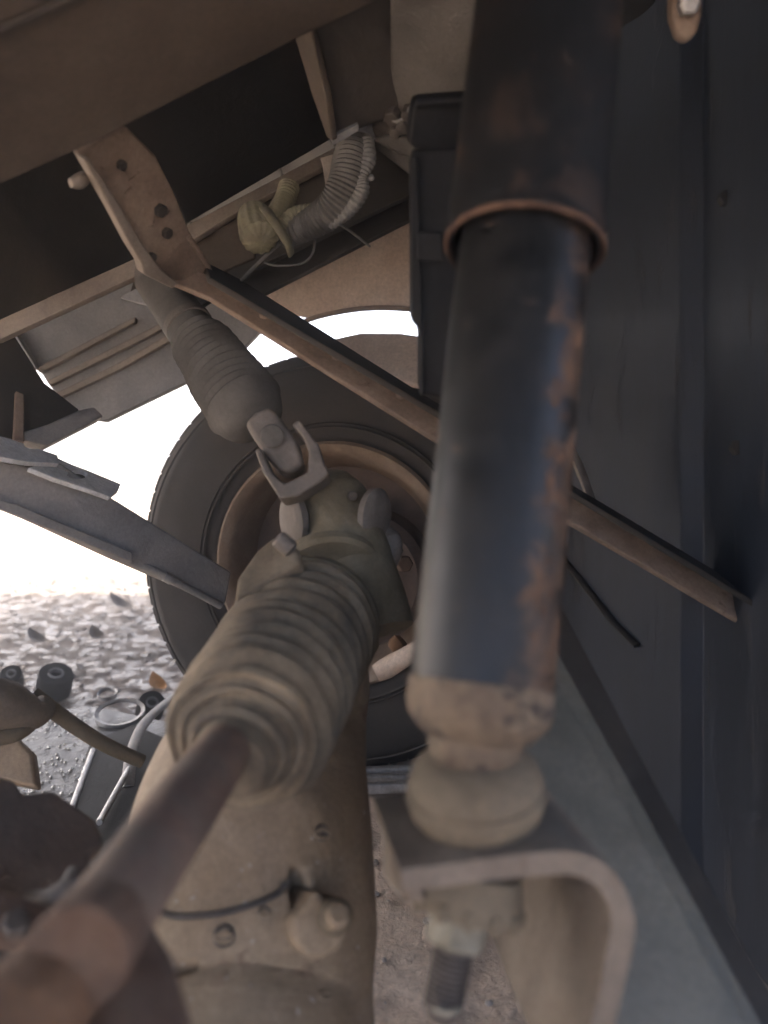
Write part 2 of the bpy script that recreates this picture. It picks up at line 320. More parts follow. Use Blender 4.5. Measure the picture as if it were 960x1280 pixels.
# rough grey plate top centre
pq = Plane((490, 0, .70), (600, 0, .66), (540, 180, .80))
r_ = root('transmission_casing', 'rough grey cast casing left of the black shock shield top', 'casing', 540, 80, .7)
bm = slab(pq, [(484, -120), (640, -120), (640, 230), (560, 232), (512, 222), (470, 190), (440, 178), (470, 150), (486, 120)], .06)
link('casing_wall', bm, 'plate_rough', r_, bevel=.006)
link('rib', slab(pq, [(470, 170), (500, 160), (545, 185), (540, 200)], -.012), 'plate_rough', r_, bevel=.004)
bq = root('bolt_cluster', 'small dark bolts and clip on the grey casing beside the black box', 'bolts', 500, 140, .68)
for (x, y, s) in ((492, 140, .009), (506, 152, .008), (497, 158, .007), (512, 136, .007)):
    link('bolt', hexbolt(pq.at(x, y, -.001), -pq.n + RT * .3, s, .014), 'stud', bq, bevel=.0008)
link('clip', tube([pq.at(x, y, -.012) for x, y in ((486, 146), (496, 152), (507, 146), (513, 134))], .0022, 8), 'cable', bq)

# black box and column behind the shock absorber
r_ = root('black_bracket_post', 'upright black post standing directly left behind the shock absorber', 'post', 540, 330, .6)
pb = Plane((515, 190, .60), (570, 190, .60), (535, 500, .66))
link('post', slab(pb, [(513, 186), (620, 180), (640, 520), (524, 492), (524, 412), (514, 400)], .04), 'black', r_, bevel=.004)
link('side_plate', slab(pb, [(513, 196), (522, 196), (531, 494), (524, 492), (524, 412), (514, 400)], -.006, -.0005), 'black', r_, bevel=.0015)
link('cross_lip', slab(pb, [(520, 290), (552, 290), (554, 328), (520, 326)], -.008, -.0005), 'black', r_, bevel=.002)
r_ = root('black_box', 'small square black box above the upright black post', 'box', 530, 155, .62)
link('box_body', slab(Plane((515, 130, .62), (560, 130, .62), (520, 190, .64)), [(516, 126), (600, 120), (600, 196), (528, 192), (508, 178)], .05), 'black', r_, bevel=.005)
link('box_lid', slab(Plane((515, 130, .61), (560, 130, .61), (520, 190, .63)), [(519, 124), (600, 118), (600, 130), (517, 136)], .03), 'black', r_, bevel=.003)

# brace: bracket plate + long angle bar
pbk = Plane((95, 190, .66), (240, 330, .84), (200, 180, .72))
r_ = root('angled_brace', 'long dusty brown angle bar running down from the chassis rail past the shock absorber', 'brace', 300, 360, .86)
o = link('bracket_plate', slab(pbk, [(97, 192), (125, 172), (160, 160), (196, 196), (218, 240), (238, 290), (262, 330), (250, 352), (206, 352), (182, 336), (158, 300)], .01), 'brace', r_, bevel=.003)
link('bracket_edge', slab(pbk, [(92, 190), (99, 189), (138, 248), (163, 292), (192, 330), (212, 346), (206, 354), (170, 336), (166, 322), (152, 300), (128, 255)], -.014, .006), 'lip', r_, bevel=.002)
pbar = Plane((200, 345, .84), (545, 530, .84), (380, 400, .86))
link('bar_web', slab(pbar, [(196, 344), (225, 326), (262, 345), (545, 512), (700, 604), (985, 776), (985, 812), (700, 645), (540, 546), (262, 372), (215, 352)], .008), 'brace', r_, bevel=.002)
link('bar_flange', slab(Plane((260, 335, .845), (545, 506, .845), (400, 415, .90)), [(256, 327), (300, 349), (545, 503), (700, 597), (985, 768), (985, 777), (700, 605), (545, 513), (262, 346)], .006, .001), 'frame_dark', r_, bevel=.0015)  # top face of the bar, its shade put into a darker steel colour
for (x, y, q) in ((199, 262, .007), (207, 290, .006), (188, 320, .005), (150, 205, .005)):
    link('bolt', hexbolt(pbk.at(x, y, 0), -pbk.n, q, .006), 'frame_dark', r_, bevel=.001)
link('weld_bead', tube([pbk.at(x, y, -.002) for x, y in ((236, 296), (248, 314), (258, 330), (264, 342))], .003, 8, 6, rib=.0009), 'brace', r_)
for (x, y) in ((330, 395), (420, 447), (500, 495)):
    link('rivet', lathe(pbar.at(x, y, 0), pbar.at(x, y, -.004), [(0, .005), (.002, .0045), (.0035, .002)], 14), 'brace', r_)
link('stub', tube([P(106, 222, .70), P(98, 227, .69), P(88, 229, .685)], [.006, .0065, .004], 10), 'lip', r_)

# longitudinal sill rails (top centre to left)
def strip(name, label, cat, poly, d0, d1, m, th=.01, grp=None, x0=0, x1=500):
    pl = Plane((x0, 400, d0), (x1, 200, d1), (x0, 460, d0 - .01))
    cx = sum(p[0] for p in poly) / len(poly); cy = sum(p[1] for p in poly) / len(poly)
    rr = thing(name, label, cat, pl.at(cx, cy), grp)
    return rr, pl
r_, p1 = strip('sill_rail', 'dusty longitudinal rail passing behind the bracket towards the hoses', 'rail', [(0, 400), (415, 185)], 1.05, .98, 'lip')
o = link('rail_face', slab(p1, [(-300, 540), (0, 398), (170, 322), (232, 282), (418, 184), (420, 200), (300, 262), (170, 345), (0, 424), (-300, 570)], .012), 'lip', r_, bevel=.002)
link('rail_web', slab(p1, [(170, 340), (300, 262), (520, 140), (520, 240), (330, 330), (240, 390), (160, 372)], .01, .02), 'frame_dark', r_, bevel=.002)
for i, (poly, m_) in enumerate((([(300, 256), (372, 220), (372, 226), (302, 264)], 'lip'), ([(372, 218), (408, 199), (408, 206), (374, 226)], 'lip'), ([(150, 372), (200, 342), (245, 346), (262, 372), (230, 392), (170, 378)], 'sill'))):
    link('rail_lip', slab(p1, poly, .006, .008 - .004 * i), m_, r_, bevel=.001)
o = link('rail_panel', slab(p1, [(226, 286), (300, 250), (322, 262), (318, 322), (262, 345), (236, 330)], .006, .014), 'frame', r_, bevel=.002)
r_, p2 = strip('inner_rail', 'narrow pale rail running under the ribbed hose to the black post', 'rail', [(275, 340), (510, 215)], 1.12, 1.05, 'lip')
link('rail_strip', slab(p2, [(276, 338), (314, 319), (440, 254), (512, 214), (528, 208), (528, 222), (445, 268), (320, 330), (282, 348)], .01), 'lip', r_, bevel=.002)
link('rail_back', slab(p2, [(260, 350), (320, 325), (528, 214), (540, 260), (320, 372), (300, 372)], .01, .012), 'frame_dark', r_, bevel=.002)

pn = Plane((0, 250, .95), (170, 300, 1.12), (0, 400, 1.0))
r_ = root('underbody_liner', 'smooth dark grey panel between the chassis rail and the sill rail at left', 'panel', 60, 300, 1.0)
link('panel', slab(pn, [(-300, 100), (60, 100), (150, 170), (240, 262), (234, 284), (170, 324), (0, 401), (-300, 545)], .01), 'frame_dark', r_, bevel=.003)

# mudguard
pm = Plane((320, 360, 1.22), (515, 255, 1.14), (450, 400, 1.22))
r_ = root('mudguard', 'beige mudguard panel above the wheel with a pale folded top edge', 'mudguard', 430, 340, 1.2)
link('panel', slab(pm, [(300, 372), (320, 360), (515, 257), (600, 212), (600, 400), (525, 388), (470, 384), (420, 388), (385, 398), (350, 392)], .008), 'guard', r_, bevel=.002)
link('top_fold', slab(pm, [(318, 356), (515, 252), (600, 208), (600, 214), (515, 259), (320, 364)], -.012), 'lip', r_, bevel=.002)
link('arch_lip', tube([pm.at(x, y, -.004) for x, y in ((350, 418), (385, 400), (430, 389), (475, 385), (530, 388), (600, 396))], .0055, 10, flat=.7), 'brace', r_)
# far mudflap seen over the tyre
pf = Plane((420, 420, 1.16), (530, 415, 1.16), (480, 460, 1.13))
r_ = root('mud_flap', 'tan curved flap lying along the top of the tyre under the bright gap', 'mud flap', 480, 430, 1.15)
link('flap', slab(pf, [(418, 423), (450, 416), (500, 416), (560, 425), (600, 440), (600, 490), (520, 480), (470, 470), (400, 452), (395, 428)], .012), 'guard', r_, bevel=.003)

# sill side panel with ribs, far left
ps = Plane((20, 440, 1.25), (330, 360, 1.25), (200, 480, 1.25))
r_ = root('side_sill', 'grey ribbed sill panel hanging above the bright gap at left', 'sill panel', 150, 440, 1.25)
link('panel', slab(ps, [(15, 410), (160, 345), (250, 360), (345, 330), (345, 392), (300, 440), (248, 470), (130, 527), (90, 520), (60, 480)], .02), 'sill', r_, bevel=.003)
for poly in ([(48, 462), (160, 404), (172, 398), (172, 405), (160, 411), (54, 468)], [(62, 478), (180, 418), (240, 386), (242, 393), (182, 426), (66, 484)], [(72, 493), (150, 456), (244, 402), (246, 410), (152, 464), (76, 500)]):
    link('rib', slab(ps, poly, -.012, -.0005), 'lip', r_, bevel=.002)
link('end_edge', slab(ps, [(16, 410), (20, 409), (52, 462), (48, 464)], -.02), 'steel', r_, bevel=.001)
pg = Plane((0, 450, 1.05), (120, 500, 1.12), (40, 560, 1.05))
r_ = root('hanger_plate', 'dark grey hanger plate with a pointed lower corner at the left edge', 'hanger', 40, 500, 1.05)
link('plate', slab(pg, [(-300, 520), (-10, 425), (16, 415), (56, 478), (100, 512), (60, 553), (30, 545), (-300, 640)], .012), 'frame_dark', r_, bevel=.003)
link('foot', slab(pg, [(100, 512), (118, 508), (130, 520), (58, 557), (30, 550), (28, 540), (60, 530)], .03, -.012), 'arm', r_, bevel=.003)
link('post', slab(pg, [(20, 488), (30, 492), (31, 553), (17, 550)], .01, -.016), 'brace', r_, bevel=.002)

# ------------------------------------------------------------------ control arm (left)
pa = Plane((0, 600, .86), (280, 740, 1.08), (0, 640, .86))
r_ = root('control_arm', 'grey channel arm reaching from the left edge to the tyre', 'control arm', 120, 640, .95)
link('channel', slab(pa, [(-300, 440), (0, 570), (40, 585), (75, 578), (140, 622), (290, 715), (282, 757), (240, 738), (150, 700), (20, 640), (18, 632), (0, 630), (-300, 510)], .03), 'arm', r_, bevel=.004)
link('lower_flange', slab(pa, [(-300, 508), (0, 626), (20, 632), (160, 690), (160, 703), (20, 646), (-300, 520)], -.012, .001), 'arm', r_, bevel=.002)
pt = Plane((0, 545, .88), (150, 605, 1.0), (40, 583, .86))
o1 = link('slotted_plate', slab(pt, [(-200, 470), (0, 545), (12, 548), (72, 569), (74, 579), (34, 577), (0, 571), (-200, 500)], .006, -.008), 'arm_plate', r_)
cut(o1, prism([pt.at(x, y) - pt.n * .03 for x, y in arc(38, 563, 12, 4.8, 0, 340, 14)], pt.n * .06))
o2 = link('slotted_plate', slab(pt, [(36, 584), (72, 574), (110, 588), (151, 605), (148, 613), (138, 621), (110, 611), (70, 598)], .006, .0), 'arm_plate', r_)
cut(o2, prism([pt.at(x, y) - pt.n * .03 for x, y in arc(97, 593, 13, 5.2, 0, 340, 14)], pt.n * .06))
link('under_plate', slab(pt, [(-200, 474), (0, 548), (70, 572), (146, 606), (138, 618), (110, 609), (70, 596), (34, 584), (0, 573), (-200, 502)], .004, .012), 'frame_dark', r_)
for o in (o1, o2):
    b = o.modifiers.new('bevel', 'BEVEL'); b.width = .0012; b.segments = 2; b.limit_method = 'ANGLE'
r_ = root('brake_pipe', 'thin dark rod under the grey channel arm against the tyre', 'pipe', 230, 735, 1.03)
link('rod', tube([P(150, 695, .98), P(190, 712, 1.0), P(240, 738, 1.04), P(276, 757, 1.07)], .0052, 12), 'arm', r_)
link('rod_sleeve', tube([P(205, 720, 1.01), P(214, 725, 1.015)], .0068, 12), 'arm', r_)

# ------------------------------------------------------------------ wheel
WC = P(420, 706, 1.22)
ax = (Matrix.Rotation(R(-11), 3, 'Z') @ Vector((0, 1, 0)))          # axis pointing away from us
r_ = thing('wheel', 'dusty black wheel with a copper coloured rim behind the axle joint', 'wheel', WC)
RO, W2 = .322, .10
prof = [(0.035, .185), (0.0, .190), (-.008, .205), (-.012, .235), (-.014, .275), (-.008, .306), (.004, .326), (.018, .336), (.05, .342), (.15, .342), (.18, .336), (.2, .32), (.208, .27), (.2, .2), (.17, .185)]
seg = 128
bm = lathe(WC, WC + ax, prof, seg, close0=False, close1=False)
tyre = link('tyre', bm, 'tyre', r_, ang=60)
# tread blocks + side lugs
bm = bmesh.new(); d, u, v = frame_of(ax)
for k in range(64):
    a = 2 * math.pi * k / 64
    for row, (t0, t1) in enumerate(((.014, .05), (.058, .10), (.106, .148), (.154, .2))):
        aa = a + (row % 2) * .05; rad = u * math.cos(aa) + v * math.sin(aa); tg = -u * math.sin(aa) + v * math.cos(aa)
        c = WC + rad * (.3405 if 0 < row < 3 else .3335)
        q = [c + d * t + tg * s for t, s in ((t0, -.016), (t1, -.014), (t1, .015), (t0, .013))]
        prism(q, rad * .003, bm)
o = link('tread', bm, 'tyre', tyre, bevel=0, smooth=False); o['kind'] = 'stuff'
bm = bmesh.new()
for rr, th in ((.312, .002), (.215, .0025), (.222, .0015)):
    lathe(WC, WC + ax, [(-.0145, rr), (-.0165, rr + th), (-.0145, rr + 2 * th), (-.011, rr + th)], seg, bm, close0=False, close1=False)
link('sidewall_ring', bm, 'tyre', tyre)
rim = link('rim', lathe(WC, WC + ax, [(.19, .182), (.19, .187), (.03, .187), (.003, .192), (-.012, .196), (-.017, .191), (-.013, .180), (-.002, .172), (.02, .166), (.04, .16), (.075, .15), (.12, .148), (.19, .15), (.19, .182)], seg, close0=False, close1=False), 'rim', r_)
disc = link('wheel_disc', lathe(WC, WC + ax, [(.09, .157), (.06, .1565), (.062, .13), (.05, .11), (.045, .085), (.03, .06), (.03, .0005)], 96, close0=False), 'disc', r_)
for k in range(5):
    a = R(20 + 72 * k); p = WC + d * .046 + (u * math.cos(a) + v * math.sin(a)) * .085
    n_ = link('lug_nut', hexbolt(p, -d, .011, .016), 'rust', r_, bevel=.001)
    link('stud_tip', lathe(p - d * .014, p - d * .04, [(0, .006), (.012, .006), (.014, .003)], 12), 'stud', n_)
# brake backing plate in front of the disc, right of the joint
r_ = root('brake_drum', 'brown brake drum plate inside the wheel right of the joint', 'brake drum', 470, 740, 1.1)
dc = P(450, 725, 1.12)
link('drum', lathe(dc, dc + ax, [(0, .0005), (0, .05), (.004, .07), (.002, .085), (.012, .098), (.05, .10), (.08, .10)], 64, close1=False), 'disc', r_)
bz = hit(bvh_of(bpy.data.objects['drum']), 502, 702)
link('nut', hexbolt(P(503, 704, 1.06), -FW + RT * .2, .012, .02), 'rust', r_, bevel=.0015)
link('nut', hexbolt(P(497, 688, 1.07), -FW, .008, .012), 'stud', r_, bevel=.001)
link('adjuster', lathe(P(490, 812, 1.02), P(503, 800, 1.02), [(0, .008), (.006, .012), (.016, .012), (.02, .007)], 20), 'rust_orange', r_)
link('lower_arm', tube([P(470, 842, 1.0), P(485, 834, 1.0), P(505, 822, .99), P(535, 805, .98)], [.014, .017, .015, .014], 16, flat=.8), 'guard', r_)

# ------------------------------------------------------------------ axle housing and knuckle
r_ = root('axle_housing', 'large smooth olive brown axle housing filling the bottom centre', 'axle housing', 320, 1120, .6)
hp = [P(270, 1560, .46), P(285, 1400, .50), P(300, 1280, .555), P(308, 1150, .60), P(318, 1020, .64), P(350, 900, .69), P(385, 790, .735)]
bm = tube(hp, [.088, .092, .097, .10, .0975, .080, .062], 64, 10)
house = link('casing', rough(bm, .0035, 22), 'cast', r_)
hb = bvh_of(house)
# seam arc
pts = [hit(hb, x, y) for x, y in ((200, 1140), (222, 1146), (250, 1145), (285, 1140), (320, 1130), (345, 1118), (358, 1105))]
link('seam_bead', tube([p + n * .0008 for p, n in pts], .0022, 8), 'stud', r_)
pts = [hit(hb, x, y) for x, y in ((296, 990), (320, 993), (345, 990), (368, 978), (385, 960))]
link('flange_edge', tube([p + n * .001 for p, n in pts], .0035, 8), 'cast', r_)
# bolt lug
p, n = hit(hb, 410, 1160); pl = (p, n)
lugp = Plane((400, 1130, .515), (430, 1170, .515), (400, 1190, .505))
lug = link('bolt_lug', slab(lugp, [(388, 1125), (398, 1110), (412, 1126), (430, 1120), (437, 1140), (438, 1165), (425, 1188), (405, 1202), (382, 1196), (368, 1180), (366, 1150)], .05), 'cast', r_, bevel=.007, seg=4)
link('bolt', hexbolt(lugp.at(416, 1150, 0), -lugp.n + UP * .55, .0115, .012, seg=24), 'bush', lug, bevel=.002)
link('bolt_tip', hexbolt(lugp.at(417, 1150, -.006), -lugp.n + UP * .55, .008, .014, seg=20), 'cast', lug, bevel=.002)
def pit(x, y, rr, m='stud', nm='pit'):
    p, n = hit(hb, x, y); return link(nm, lathe(p - n * .004, p + n, [(0, rr * .5), (.0045, rr * .8), (.0052, rr), (.004, rr * 1.25)], 20), m, r_)
for (x, y, rr) in ((280, 1172, .007), (330, 1143, .004), (402, 1042, .006), (406, 1245, .005)):
    pts = [hit(hb, x + rr * 1500 * math.cos(a), y + rr * 900 * math.sin(a)) for a in [2 * math.pi * k / 12 for k in range(13)]]
    tube([q + n * .0006 for q, n in pts], .0012, 6, 3, bm=(bm := bmesh.new())); link('cast_ring', bm, 'cast', r_)
for (x, y, rr) in ((280, 1170, .006), (330, 1141, .0035), (402, 1041, .005)): pit(x, y, rr)
# deep cavities cut in the casing
def cavity(x, y, rx, ry, dep):
    p, n = hit(hb, x, y); bmc = bmesh.new(); dd, uu, vv = frame_of(n)
    a = [p + n * .03 + (RT * math.cos(t) * rx + UP * math.sin(t) * ry) for t in [2 * math.pi * k / 24 for k in range(24)]]
    prism(a, -n * (.03 + dep), bmc); cut(house, bmc)
cavity(376, 1122, .010, .024, .035)
cavity(212, 1215, .022, .012, .018)
for p_ in house.data.polygons: p_.use_smooth = True
# pieces of grit stuck to the oily casing
bm = bmesh.new()
for _ in range(90):
    x = random.uniform(190, 460); y = random.uniform(980, 1280); p, n = hit(hb, x, y)
    s = random.choice((.0004, .0005, .0007, .0012)); dd, uu, vv = frame_of(n); a = random.random() * 6
    e1 = (uu * math.cos(a) + vv * math.sin(a)) * s * random.uniform(1, 2.2); e2 = (vv * math.cos(a) - uu * math.sin(a)) * s
    prism([p - n * .0004 + e1, p - n * .0004 + e2, p - n * .0004 - e1, p - n * .0004 - e2], n * s, bm)
kind(link('grit', bm, 'stone', r_, smooth=False), 'stuff')

# knuckle
r_ = root('steering_knuckle', 'greenish cast knuckle joint between the big boot and the small fork', 'knuckle', 430, 660, .8)
k0, k1 = P(402, 590, .84), P(475, 790, .76)
link('knuckle_body', rough(tube([P(408, 602, .85), P(412, 625, .84), P(424, 665, .82), P(440, 705, .80), P(462, 752, .79), P(474, 790, .78)], [.028, .041, .045, .043, .038, .036], 40, 8), .0015, 30), 'knuckle', r_)
link('collar', lathe(P(412, 722, .775), P(408, 692, .80), [(0, .050), (.004, .054), (.012, .054), (.016, .050), (.02, .04)], 48), 'knuckle', r_)
for s_, (cx, cy, dd_) in ((-1, (370, 650, .80)), (1, (466, 644, .80))):
    c = P(cx, cy, dd_)
    link('ear', lathe(c, c + RT * .018 * s_ - UP * .002 - FW * .01, [(-.008, .016), (-.002, .028), (.005, .029), (.009, .024), (.010, .012)], 28), 'yoke', r_)
link('drop_lug', slab(Plane((455, 740, .76), (490, 740, .76), (470, 790, .75)), [(458, 730), (488, 738), (494, 752), (478, 766), (456, 776), (446, 750)], .03), 'knuckle', r_, bevel=.006, seg=3)
link('drop_lug', slab(Plane((455, 740, .76), (490, 740, .76), (470, 790, .75)), [(462, 770), (474, 776), (477, 788), (470, 792), (474, 806), (466, 820), (452, 800)], .02), 'knuckle', r_, bevel=.004, seg=3)
link('grease_plug', hexbolt(P(439, 620, .79), -FW + RT * .5, .006, .006), 'stud', r_, bevel=.001)
link('side_lobe', lathe(P(482, 660, .82), P(488, 694, .82), [(0, .006), (.008, .014), (.02, .015), (.035, .010), (.045, .003)], 20), 'yoke', r_)
# side bracket lump left of the boot top
r_ = root('clamp_bracket', 'small dusty clamp with a bolt at the upper left of the big boot', 'clamp', 350, 685, .72)
pc = Plane((320, 690, .67), (365, 680, .67), (300, 740, .64))
link('clamp_plate', slab(pc, [(318, 690), (338, 672), (352, 668), (372, 684), (376, 700), (330, 730), (290, 760), (296, 722)], .02), 'boot', r_, bevel=.005, seg=3)
link('bolt', lathe(P(346, 672, .662), P(368, 690, .662), [(0, .006), (.002, .008), (.016, .008), (.018, .005)], 16), 'yoke', r_)

# yoke fork
r_ = root('fork_joint', 'dusty steel fork clasping the square end block under the small boot', 'fork', 370, 570, .84)
py_ = Plane((330, 570, .76), (410, 560, .76), (360, 625, .75))
link('fork', slab(py_, [(318, 560), (326, 560), (340, 590), (355, 604), (384, 590), (386, 566), (378, 545), (364, 530), (374, 524), (392, 548), (398, 555), (404, 575), (412, 592), (400, 602), (372, 620), (350, 624), (342, 612), (326, 586)], .034), 'yoke', r_, bevel=.003, seg=3)
link('block', slab(Plane((320, 540, .775), (370, 540, .775), (350, 590, .765)), [(305, 528), (318, 514), (336, 506), (350, 520), (364, 540), (374, 556), (380, 580), (362, 592), (348, 586), (326, 560)], .03), 'yoke', r_, bevel=.006, seg=3)
link('pin', lathe(P(340, 545, .762), P(339, 544, .80), [(-.002, .002), (0, .011), (.004, .0115), (.02, .0115)], 24), 'boot_dark', r_)

# small boot with its shaft
r_ = root('small_boot', 'smaller grey ribbed boot sloping under the angled brace', 'boot', 290, 470, .92)
a0, a1 = P(194, 348, 1.0), P(323, 532, .87); L_ = (a1 - a0).length
prof = [(-.02, .02), (0, .027), (L_ * .42, .029), (L_ * .44, .033)]
n_r = 11
for i in range(n_r):
    t = L_ * (.47 + .43 * i / n_r); r0 = .036 + .010 * (i / n_r) ** .7
    prof += [(t, r0 - .0062), (t + L_ * .010, r0 - .0005), (t + L_ * .018, r0 + .0012), (t + L_ * .027, r0 - .0008)]
prof += [(L_ * .93, .041), (L_ * .97, .036), (L_ * 1.0, .024), (L_ * 1.005, .018)]
link('bellows', rough(lathe(a0, a1, prof, 72, wob=.02), .0016, 30), 'boot_dark', r_)
link('rod_end', tube([P(308, 512, .885), P(322, 530, .87)], .018, 20), 'yoke', r_)
link('top_band', lathe(a0, a1, [(L_ * .33, .027), (L_ * .335, .0305), (L_ * .37, .0305), (L_ * .375, .027)], 40), 'yoke', r_)

# big boot
r_ = root('axle_boot', 'large olive ribbed rubber boot on the rusty drive shaft', 'boot', 350, 830, .6)
b0, b1 = P(386, 782, .725), P(292, 945, .475); L_ = (b1 - b0).length
prof = [(-.01, .05), (-.004, .061), (.004, .065)]
n_r = 9
for i in range(n_r):
    f = i / n_r; t = L_ * (.03 + .86 * f); st = L_ * .86 / n_r
    r0 = .0665 - .0125 * f + random.uniform(-.0012, .0012)
    prof += [(t, r0 - .0066), (t + st * .22, r0 - .0016), (t + st * .45, r0 + .0006), (t + st * .7, r0 - .0006), (t + st * .88, r0 - .0052)]
e = L_ * .90
prof += [(e, .049), (e + .004, .050), (e + .008, .048), (e + .0065, .043), (e + .009, .0405), (e + .014, .041), (e + .016, .037), (e + .014, .034), (e + .018, .0315), (e + .024, .031), (e + .026, .028), (e + .025, .0255), (e + .034, .0245), (e + .040, .0225), (e + .041, .017)]
link('bellows', rough(rough(lathe(b0, b1, prof, 128, wob=.012), .0022, 13), .0014, 38), 'boot', r_)
link('clamp_band', lathe(b0, b1, [(-.008, .062), (-.007, .0665), (.004, .0665), (.005, .062)], 96), 'knuckle', r_)

# drive shaft
r_ = root('drive_shaft', 'rusty brown drive shaft running from the big boot to the bottom left corner', 'drive shaft', 180, 1090, .38)
link('shaft', lathe(P(282, 935, .455), P(112, 1178, .305), [(0, .0150), (.02, .0168), (.06, .0178), (.16, .0190), ((P(112, 1178, .305) - P(282, 935, .455)).length, .0193)], 40), 'shaft', r_)
link('sleeve', rough(lathe(P(128, 1155, .315), P(70, 1240, .27), [(0, .0188), (.001, .0198), (.022, .0202), (.024, .019)], 40), .0012, 60), 'rust', r_, )
link('yoke_ear', rough(tube([P(108, 1180, .318), P(84, 1218, .305), P(36, 1262, .29), P(-20, 1320, .28)], [.015, .019, .022, .024], 32, 8), .0032, 42), 'rust_orange', r_)
link('yoke_ear', rough(tube([P(140, 1150, .335), P(150, 1205, .325), P(172, 1280, .305), P(185, 1360, .29)], [.014, .017, .019, .022], 32, 8), .003, 42), 'rust', r_)

# lower left brackets
r_ = root('spring_bracket', 'dark brown flat bracket at the left edge below the wet tray', 'bracket', 50, 1060, .5)
pz = Plane((0, 980, .55), (130, 1060, .55), (40, 1130, .50))
link('bracket_plate', slab(pz, [(-300, 960)] + [(-20, 962), (22, 974), (30, 990), (66, 984), (120, 1022), (134, 1052), (112, 1070), (118, 1096), (84, 1122), (60, 1108), (34, 1132), (0, 1126)] + [(-300, 1130)], .02), 'bracket_dark', r_, bevel=.006, seg=3)
link('bracket_hook', tube([P(40, 1130, .47), P(66, 1128, .46), P(86, 1112, .46), P(96, 1090, .47)], [.008, .009, .008, .006], 12), 'stud', r_)
r_ = root('suspension_link', 'pinkish brown link end with a bolt at the lower left edge', 'link', 30, 1150, .42)
pz = Plane((0, 1120, .44), (70, 1140, .44), (20, 1180, .42))
link('link_plate', slab(pz, [(-200, 1090), (0, 1108), (60, 1128), (80, 1145), (72, 1168), (40, 1176), (0, 1172), (-200, 1170)], .016), 'rust', r_, bevel=.005, seg=3)
link('bolt', hexbolt(pz.at(20, 1160, 0), -pz.n, .008, .008), 'stud', r_, bevel=.001)
link('lower_web', slab(Plane((0, 1180, .48), (60, 1180, .48), (20, 1260, .44)), [(-200, 1160), (20, 1165), (52, 1180), (44, 1230), (0, 1290), (-200, 1300)], .02), 'floorpan', r_, bevel=.005)

# ------------------------------------------------------------------ shock absorber
r_ = root('shock_absorber', 'black rust stained shock absorber standing upright right of centre', 'shock absorber', 595, 1030, .405)
s0, s1 = P(599, 880, .4075), P(655, 312, .455); d = (s1 - s0).normalized(); LL = (s1 - s0).length
body = link('cylinder', lathe(s0, s1, [(-.003, .030), (0, .0378), (.02, .0383), (LL * .3, .0383), (LL * .31, .0383), (LL + .06, .0383)], 64), 'shock', r_)
link('dust_shield', lathe(s0, s1, [(LL, .0425), (LL - .0005, .0468), (LL + .12, .0462), (LL + .3, .0455), (LL + .3, .040), (LL, .0425)], 72, close0=False, close1=False), 'shield', r_)
link('shield_rim', lathe(s0, s1, [(LL - .0012, .0455), (LL - .0016, .0466), (LL - .0006, .0473), (LL + .0015, .0472), (LL + .002, .0466), (LL + .0005, .0446), (LL - .001, .0446)], 96, close0=False, close1=False), 'rustline', r_)
# base cap: ochre band then taper to the bush
link('base_cap', rough(lathe(s0, s0 - d, [(-.012, .0370), (-.011, .0387), (.000, .0389), (.008, .037), (.015, .031), (.019, .0255), (.030, .0235), (.036, .018)], 56), .0007, 60), 'cap', r_)
# weld seam / rust run down the right side
from mathutils import noise as mnn
_, u, v = frame_of(d)
bt = bvh_of(body)
bm = bmesh.new(); run = [(716, 470), (712, 520), (706, 570), (701, 620), (697, 660), (694, 700), (690, 740), (687, 780), (684, 820)]
for k in range(34):
    t = random.random() * .999 * (len(run) - 1); i = min(int(t), len(run) - 2); f = t - i
    x = run[i][0] * (1 - f) + run[i + 1][0] * f + random.uniform(-22, 1); y = run[i][1] * (1 - f) + run[i + 1][1] * f
    p, n = hit(bt, x, y); rr = random.uniform(.0005, .0016)
    dd, uu, vv = frame_of(n); m_ = 9
    q = [p - n * .0008 + (d * math.cos(a) * 2.3 + n.cross(d) * math.sin(a)) * rr * random.uniform(.7, 1.2) for a in [2 * math.pi * j / m_ for j in range(m_)]]
    prism(q, n * .0012, bm)
o = link('rust_scale', rough(bm, .0006, 200), 'rustline', r_); o['kind'] = 'stuff'; o['label'] = 'flaking orange rust down the right side'
# bush
q0 = P(596, 1034, .405); qd = (P(592, 940, .398) - P(596, 1034, .405)).normalized()
link('rubber_bush', rough(lathe(q0, q0 + qd, [(-.001, .019), (.001, .024), (.006, .030), (.012, .0345), (.019, .0362), (.023, .0358), (.024, .0345), (.0255, .0352), (.029, .0342), (.034, .0325), (.038, .027), (.041, .022), (.041, .012)], 64), .0006, 40), 'bush', r_)
# under the plate
w0 = P(582, 1108, .395); wd = (P(548, 1262, .385) - P(575, 1120, .395)).normalized()
bm = lathe(w0, w0 + wd, [(-.012, .014), (-.010, .027), (.006, .0305), (.010, .030), (.012, .024)], 40)
low = link('lower_bush', bm, 'bush', r_)
for k in range(14):
    a = 2 * math.pi * k / 14; dd, uu, vv = frame_of(wd); rad = uu * math.cos(a) + vv * math.sin(a); tg = dd.cross(rad)
    c = w0 + wd * .004 + rad * .0298
    link('serration', prism([c - tg * .0022, c + tg * .0022, c + tg * .0022 + rad * .0022, c - tg * .0022 + rad * .0022], wd * .008), 'bush', low, smooth=False, bevel=.0006)
link('washer', lathe(w0, w0 + wd, [(.012, .012), (.012, .0195), (.0145, .0195), (.0145, .012)], 32), 'zinc', r_)
nut = link('nut', hexbolt(w0 + wd * .0146, wd, .0165, .014, rot=.3), 'zinc', r_, bevel=.001)
bm = bmesh.new(); prof = [(0, .0090)]
for k in range(11): prof += [(.028 + k * .0027, .0088), (.0291 + k * .0027, .0102), (.0298 + k * .0027, .0102)]
